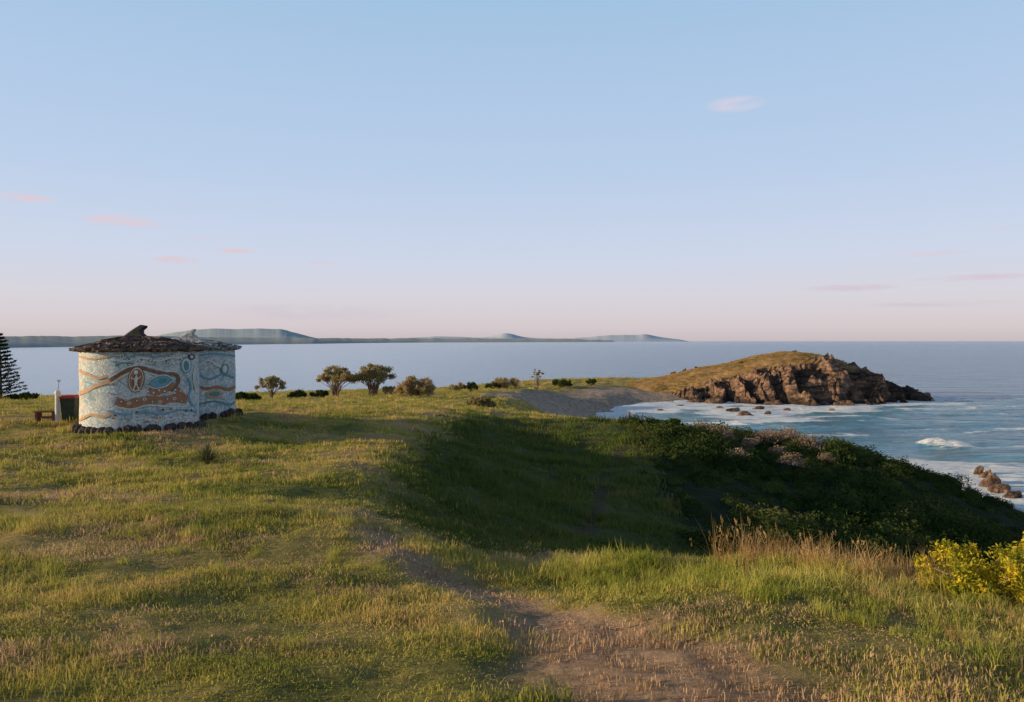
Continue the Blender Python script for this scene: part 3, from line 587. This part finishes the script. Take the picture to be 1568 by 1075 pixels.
def rockmesh(b,x,y,z,sx,sy,sz,seed):
    nu,nv=26,15; V=[]
    pl=[(rng.normal(size=3),rng.uniform(.5,.85)) for _ in range(10)]; pl=[(a/np.linalg.norm(a),d_) for a,d_ in pl]
    for i in range(nv+1):
        for j in range(nu):
            ph=i/nv*math.pi; a=j/nu*6.283; dv=np.array([math.sin(ph)*math.cos(a),math.sin(ph)*math.sin(a),math.cos(ph)]); r_=1.
            for nn,d_ in pl:
                c_=dv@nn
                if c_>1e-3: r_=min(r_,d_/c_)
            r_*=1+.3*float(fbm(np.array(dv[0]*3+seed),np.array(dv[1]*3+dv[2]*2),3,seed)); V.append((x+dv[0]*r_*sx+dv[2]*r_*sx*.35,y+dv[1]*r_*sy,z+dv[2]*r_*sz))
    b.add(V,grid_faces(nv+1,nu,True).tolist(),0)
rocksxy=[]
b=MB()
for i,(u,v,wpx,hpx) in enumerate([(1142,637,26,8),(1120,630,22,7),(1160,627,16,6),(1290,622,26,9),(1262,621,20,8),(1185,620,26,9),(1215,618,22,9),(1240,617,24,12),(1320,612,34,13),(1348,607,30,14),(1368,606,32,16),(1390,608,26,13),(1408,610,24,10),(1421,611,14,9),(1300,605,34,16),(1090,618,26,8),(1065,616,22,6),(1355,600,22,14),(1040,622,12,3),(1010,628,10,3),(1175,633,10,4),(1100,626,12,4),(1275,628,8,3),(1205,628,9,3),(1335,617,18,6),(1380,614,16,5)]):
    d_=13*F/(v-V0); x,y,_=W(u,v,d_); sx=wpx/F*d_*.6; sz=hpx/F*d_*.95; rockmesh(b,x,y,SEA+sz*.05,sx,sx*.8,sz,i); rocksxy.append((x,y,sx))
b.obj('shoreline_rocks',[M_rock])
b=MB()
for i,(u,v,wpx,hpx) in enumerate([(1512,746,20,24),(1530,755,24,16),(1501,726,12,12),(1550,762,28,11),(1522,740,18,18),(1510,733,15,17),(1540,750,14,11)]):
    d_=13*F/(v-V0); x,y,_=W(u,v,d_); sx=wpx/F*d_*.66; sz=hpx/F*d_*.9; rockmesh(b,x,y,SEA+sz*.1,sx,sx*.8,sz,i+40); rocksxy.append((x,y,sx*1.3))
b.obj('sea_rock_outcrop',[M_rock])
# ---------------------------------------------------------------- sea
nr,na=380,700
rr=np.concatenate([[10.],np.geomspace(22,700,nr-20),np.geomspace(800,60000,19)])
ang=(np.linspace(0,1,na,endpoint=False)-.5)*2*math.pi; ang=np.sign(ang)*(np.abs(ang/math.pi)**1.8)*math.pi
R,A_=np.meshgrid(rr,ang,indexing='ij'); X=(R*np.sin(A_+.45)).ravel(); Y=(R*np.cos(A_+.45)).ravel()
sd=-sdist(X,Y)
for x,y,s in rocksxy: sd=np.minimum(sd,np.hypot(X-x,Y-y)-s)
pf=np.array([(38,157),(50,151.5),(62,149.5),(74,151),(84,156),(92,161)])
sd=np.minimum(sd,polyd(X,Y,pf)-1)
wn=fbm(X*.05,Y*.12,4,61); exposed=sst(5,25,X)*(1-sst(168,185,Y)); nearr=sst(60,110,R.ravel())
foam=np.exp(-np.clip(sd,0,99)/4.5)*(.8+.25*nearr)*exposed+.2*np.exp(-np.clip(sd,0,99)/1.5)
foam+=exposed*(.35+.45*nearr)*sst(.05,.5,wn)*np.exp(-np.clip(sd-3,0,99)/14)
foam+=exposed*.5*sst(.2,.5,fbm(X*.03+4,Y*.3,4,64))
for (p0,p1,wd,am) in [((28,140),(52,143),1.5,.85),((34,132),(60,138),1.1,.65),((44,118),(62,122),1.0,.5),((66,146),(92,154),2.2,1.),((74,138),(100,147),1.4,.7),((40,80),(50,78),1.2,.5),((38,68),(46,66),2,.8),((55,104),(85,110),.9,.5),((46,66),(56,72),1.2,.6)]:
    d_=segd(X,Y+fbm(X*.15,Y*.15,3,9)*4,np.array(p0,float),np.array(p1,float)); foam+=am*np.exp(-(d_/wd)**2)
wl=segd(X,Y+fbm(X*.5,X*0,2,3)*.6,np.array((51.2,91.)),np.array((55.4,89.6))); prof_=np.clip(1.15-.2*np.abs(X-52.6),.25,1.1)
foam+=1.5*np.exp(-(wl/1.0)**2)+.5*np.exp(-(segd(X,Y,np.array((51,87.8)),np.array((62,90.)))/2.2)**2)
swell=(fbm(X*.035,Y*.11,3,71)*.5+fbm(X*.12,Y*.3,3,73)*.3)*exposed*np.clip(1-R.ravel()/600,0,1)+(.95+.35*fbm(X*.8,Y*.5,2,2))*prof_*np.exp(-(wl/1.1)**2)
sea=mesh_obj('sea_water',np.stack([X,Y,np.full(X.shape,SEA)+swell],-1),grid_faces(nr,na,True)[:,::-1],smooth=True)
attr(sea,'foam',foam); attr(sea,'shal',np.exp(-np.clip(sd,0,999)/26)*exposed); attr(sea,'rough',sst(-.35,.45,np.arctan2(X,Y)))
m,nt,o=newmat('sea_water'); p=N(nt,'ShaderNodeBsdfPrincipled'); p.inputs['IOR'].default_value=1.33
pos=N(nt,'ShaderNodeNewGeometry').outputs['Position']
mp=N(nt,'ShaderNodeMapping'); mp.inputs['Scale'].default_value=(.3,1,1); L(nt,pos,mp.inputs['Vector'])
n1_=noise(nt,.9,6,.6,mp.outputs[0],.3); n2_=noise(nt,.14,5,.6,mp.outputs[0],.3); n3_=noise(nt,.012,4,.6,mp.outputs[0])
ca=mix(nt,n3_,(.22,.37,.52),(.32,.47,.6)); cb=mix(nt,n3_,(.045,.2,.36),(.09,.29,.44)); c=mix(nt,at(nt,'rough'),ca,cb); c=mix(nt,at(nt,'shal'),c,(.15,.42,.5))
stn=ramp(nt,noise(nt,.3,6,.65,mp.outputs[0],.4),[(.42,(.55,.55,.55)),(.58,(1.0,1.0,1.0))]); c=mix(nt,at(nt,'rough'),c,mix(nt,1,c,stn,'MULTIPLY'))
hh=mth(nt,'ADD',mth(nt,'MULTIPLY',n1_,.7),mth(nt,'MULTIPLY',n2_,2.6))
b=N(nt,'ShaderNodeBump'); b.inputs['Distance'].default_value=1.; L(nt,hh,b.inputs['Height']); L(nt,mth(nt,'ADD',.18,mth(nt,'MULTIPLY',at(nt,'rough'),.8)),b.inputs['Strength'])
fn=noise(nt,.55,8,.74,mp.outputs[0],.6); ff=mth(nt,'SUBTRACT',mth(nt,'ADD',at(nt,'foam'),mth(nt,'MULTIPLY',fn,2.1)),1.45); ff=mth(nt,'MULTIPLY',ff,3.6,True)
c=mix(nt,ff,c,(.9,.91,.9)); L(nt,c,p.inputs['Base Color']); L(nt,mth(nt,'ADD',.18,mth(nt,'MULTIPLY',ff,.6)),p.inputs['Roughness']); L(nt,b.outputs[0],p.inputs['Normal']); L(nt,p.outputs[0],o.inputs[0])
sea.data.materials.append(m)
# ---------------------------------------------------------------- distant land
def land(name,prof,dprof,col,nc=420,noi=1.0):
    us=np.linspace(prof[0][0],prof[-1][0],nc); vt=np.interp(us,[q[0] for q in prof],[q[1] for q in prof]); dd=np.interp(us,[q[0] for q in dprof],[q[1] for q in dprof])
    k_=np.hanning(19); k_/=k_.sum(); vt=np.convolve(np.pad(vt,9,'edge'),k_,'valid')
    vt=vt-noi*fbm(us*.06,us*0,4,4); V=[]
    rows=8
    for i in range(rows):
        t=i/(rows-1); dd2=dd*(1+.25*t); x=(us-U0)/F*dd2; zt=-(vt-V0)/F*dd*1.25; zz=SEA-1+(zt-SEA+1)*(t**.7)
        V.append(np.stack([x,dd2,zz],-1))
    mt=smat(name+'_hazed_vegetation',[(.3,tuple(q*.9 for q in col)),(.7,tuple(q*1.1 for q in col))],.01,1,0,world=True,spec=0)  # aerial haze mixed into the base colour of the land
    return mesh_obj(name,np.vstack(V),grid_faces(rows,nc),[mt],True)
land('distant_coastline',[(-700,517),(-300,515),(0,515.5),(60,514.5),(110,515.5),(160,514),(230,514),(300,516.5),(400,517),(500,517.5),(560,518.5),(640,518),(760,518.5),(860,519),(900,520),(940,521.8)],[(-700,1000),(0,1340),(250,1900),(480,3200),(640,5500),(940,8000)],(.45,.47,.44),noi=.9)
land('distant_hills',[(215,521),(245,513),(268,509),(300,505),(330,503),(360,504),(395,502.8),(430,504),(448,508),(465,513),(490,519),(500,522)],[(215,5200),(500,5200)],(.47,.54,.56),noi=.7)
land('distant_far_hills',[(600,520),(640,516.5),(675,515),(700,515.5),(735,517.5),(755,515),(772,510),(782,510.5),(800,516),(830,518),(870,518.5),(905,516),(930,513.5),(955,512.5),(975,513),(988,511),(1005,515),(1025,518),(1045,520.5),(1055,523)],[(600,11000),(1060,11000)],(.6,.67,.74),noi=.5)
# ---------------------------------------------------------------- world
SE=math.radians(11.5); AZ=math.radians(185)
wd=bpy.data.worlds.new('World'); scene.world=wd; wd.use_nodes=True; nt=wd.node_tree
for q_ in list(nt.nodes): nt.nodes.remove(q_)
o=N(nt,'ShaderNodeOutputWorld'); bg=N(nt,'ShaderNodeBackground'); bg.inputs[1].default_value=.1
sk=N(nt,'ShaderNodeTexSky'); sk.sky_type='NISHITA'; sk.sun_disc=False; sk.sun_elevation=SE; sk.sun_rotation=math.pi/2-AZ; sk.altitude=20; sk.air_density=1; sk.dust_density=.6; sk.ozone_density=1.5
g=N(nt,'ShaderNodeTexCoord').outputs['Generated']; sp=N(nt,'ShaderNodeSeparateXYZ'); L(nt,g,sp.inputs[0])
el=mth(nt,'MAXIMUM',sp.outputs[2],0.)
gr=ramp(nt,el,[(0,(.6,.52,.55)),(.02,(.69,.615,.65)),(.055,(.71,.675,.745)),(.11,(.64,.7,.85)),(.22,(.52,.65,.86)),(.44,(.37,.57,.8)),(.52,(.1,.18,.31)),(1,(.018,.045,.1))])
sc=mix(nt,1,gr,(10,10,10),'MULTIPLY')
col=mix(nt,.92,sk.outputs[0],sc)
az=mth(nt,'ARCTAN2',sp.outputs[0],sp.outputs[1]); eln=mth(nt,'ARCSINE',sp.outputs[2])
cmb=N(nt,'ShaderNodeCombineXYZ'); L(nt,az,cmb.inputs[0]); L(nt,mth(nt,'MULTIPLY',eln,5),cmb.inputs[1]); nzc=noise(nt,14,7,.65,cmb.outputs[0],.4)
tot=None
for (u,v,wu,wv,am) in [(1125,161,46,12,1.),(35,303,56,7,1.4),(190,339,64,10,1.6),(355,384,42,5,1.5),(272,398,40,6,1.3),(1300,441,75,6,1.2),(1490,425,100,5.5,1.2),(1420,388,70,5,.8),(495,403,22,4,.8),(1430,465,110,5,.7),(310,366,40,3,.5),(480,478,170,14,.5),(1530,350,40,4,.5)]:
    a0=math.atan((u-U0)/F); e0=math.atan(-(v-V0)/F*math.cos(a0)); wa=wu/F*math.cos(a0)**2; we=wv/F*math.cos(a0)
    dx=mth(nt,'DIVIDE',mth(nt,'SUBTRACT',az,a0),wa); dy=mth(nt,'DIVIDE',mth(nt,'SUBTRACT',eln,e0),we)
    r2=mth(nt,'ADD',mth(nt,'MULTIPLY',dx,dx),mth(nt,'MULTIPLY',dy,dy)); f_=mth(nt,'MULTIPLY',mth(nt,'SUBTRACT',1.15,r2,True),am)
    tot=f_ if tot is None else mth(nt,'MAXIMUM',tot,f_)
cm=mth(nt,'MULTIPLY',tot,ramp(nt,nzc,[(.32,(0,0,0)),(.62,(1,1,1))]))
ccol=ramp(nt,el,[(0,(5.2,4.8,5.9)),(.1,(7.2,5.9,6.5)),(.3,(7.2,6.5,7.5))])
col=mix(nt,mth(nt,'MULTIPLY',cm,.8,True),col,ccol)
L(nt,col,bg.inputs[0]); L(nt,bg.outputs[0],o.inputs[0])
sun=bpy.data.lights.new('sun','SUN'); sun.energy=5; sun.angle=math.radians(.5); sun.color=(1,.77,.47)
so=bpy.data.objects.new('sun',sun); scene.collection.objects.link(so)
sd_=Vector((math.cos(AZ)*math.cos(SE),math.sin(AZ)*math.cos(SE),math.sin(SE))); so.rotation_euler=sd_.to_track_quat('Z','Y').to_euler(); so.location=sd_*50
cam=bpy.data.cameras.new('camera'); cam.sensor_width=36; cam.lens=26; cam.clip_start=.05; cam.clip_end=200000
co=bpy.data.objects.new('camera',cam); scene.collection.objects.link(co); co.location=(0,0,0); co.rotation_euler=(math.radians(90-.784),0,0); scene.camera=co
scene.view_settings.view_transform='Standard'; scene.view_settings.look='None'; scene.view_settings.exposure=0
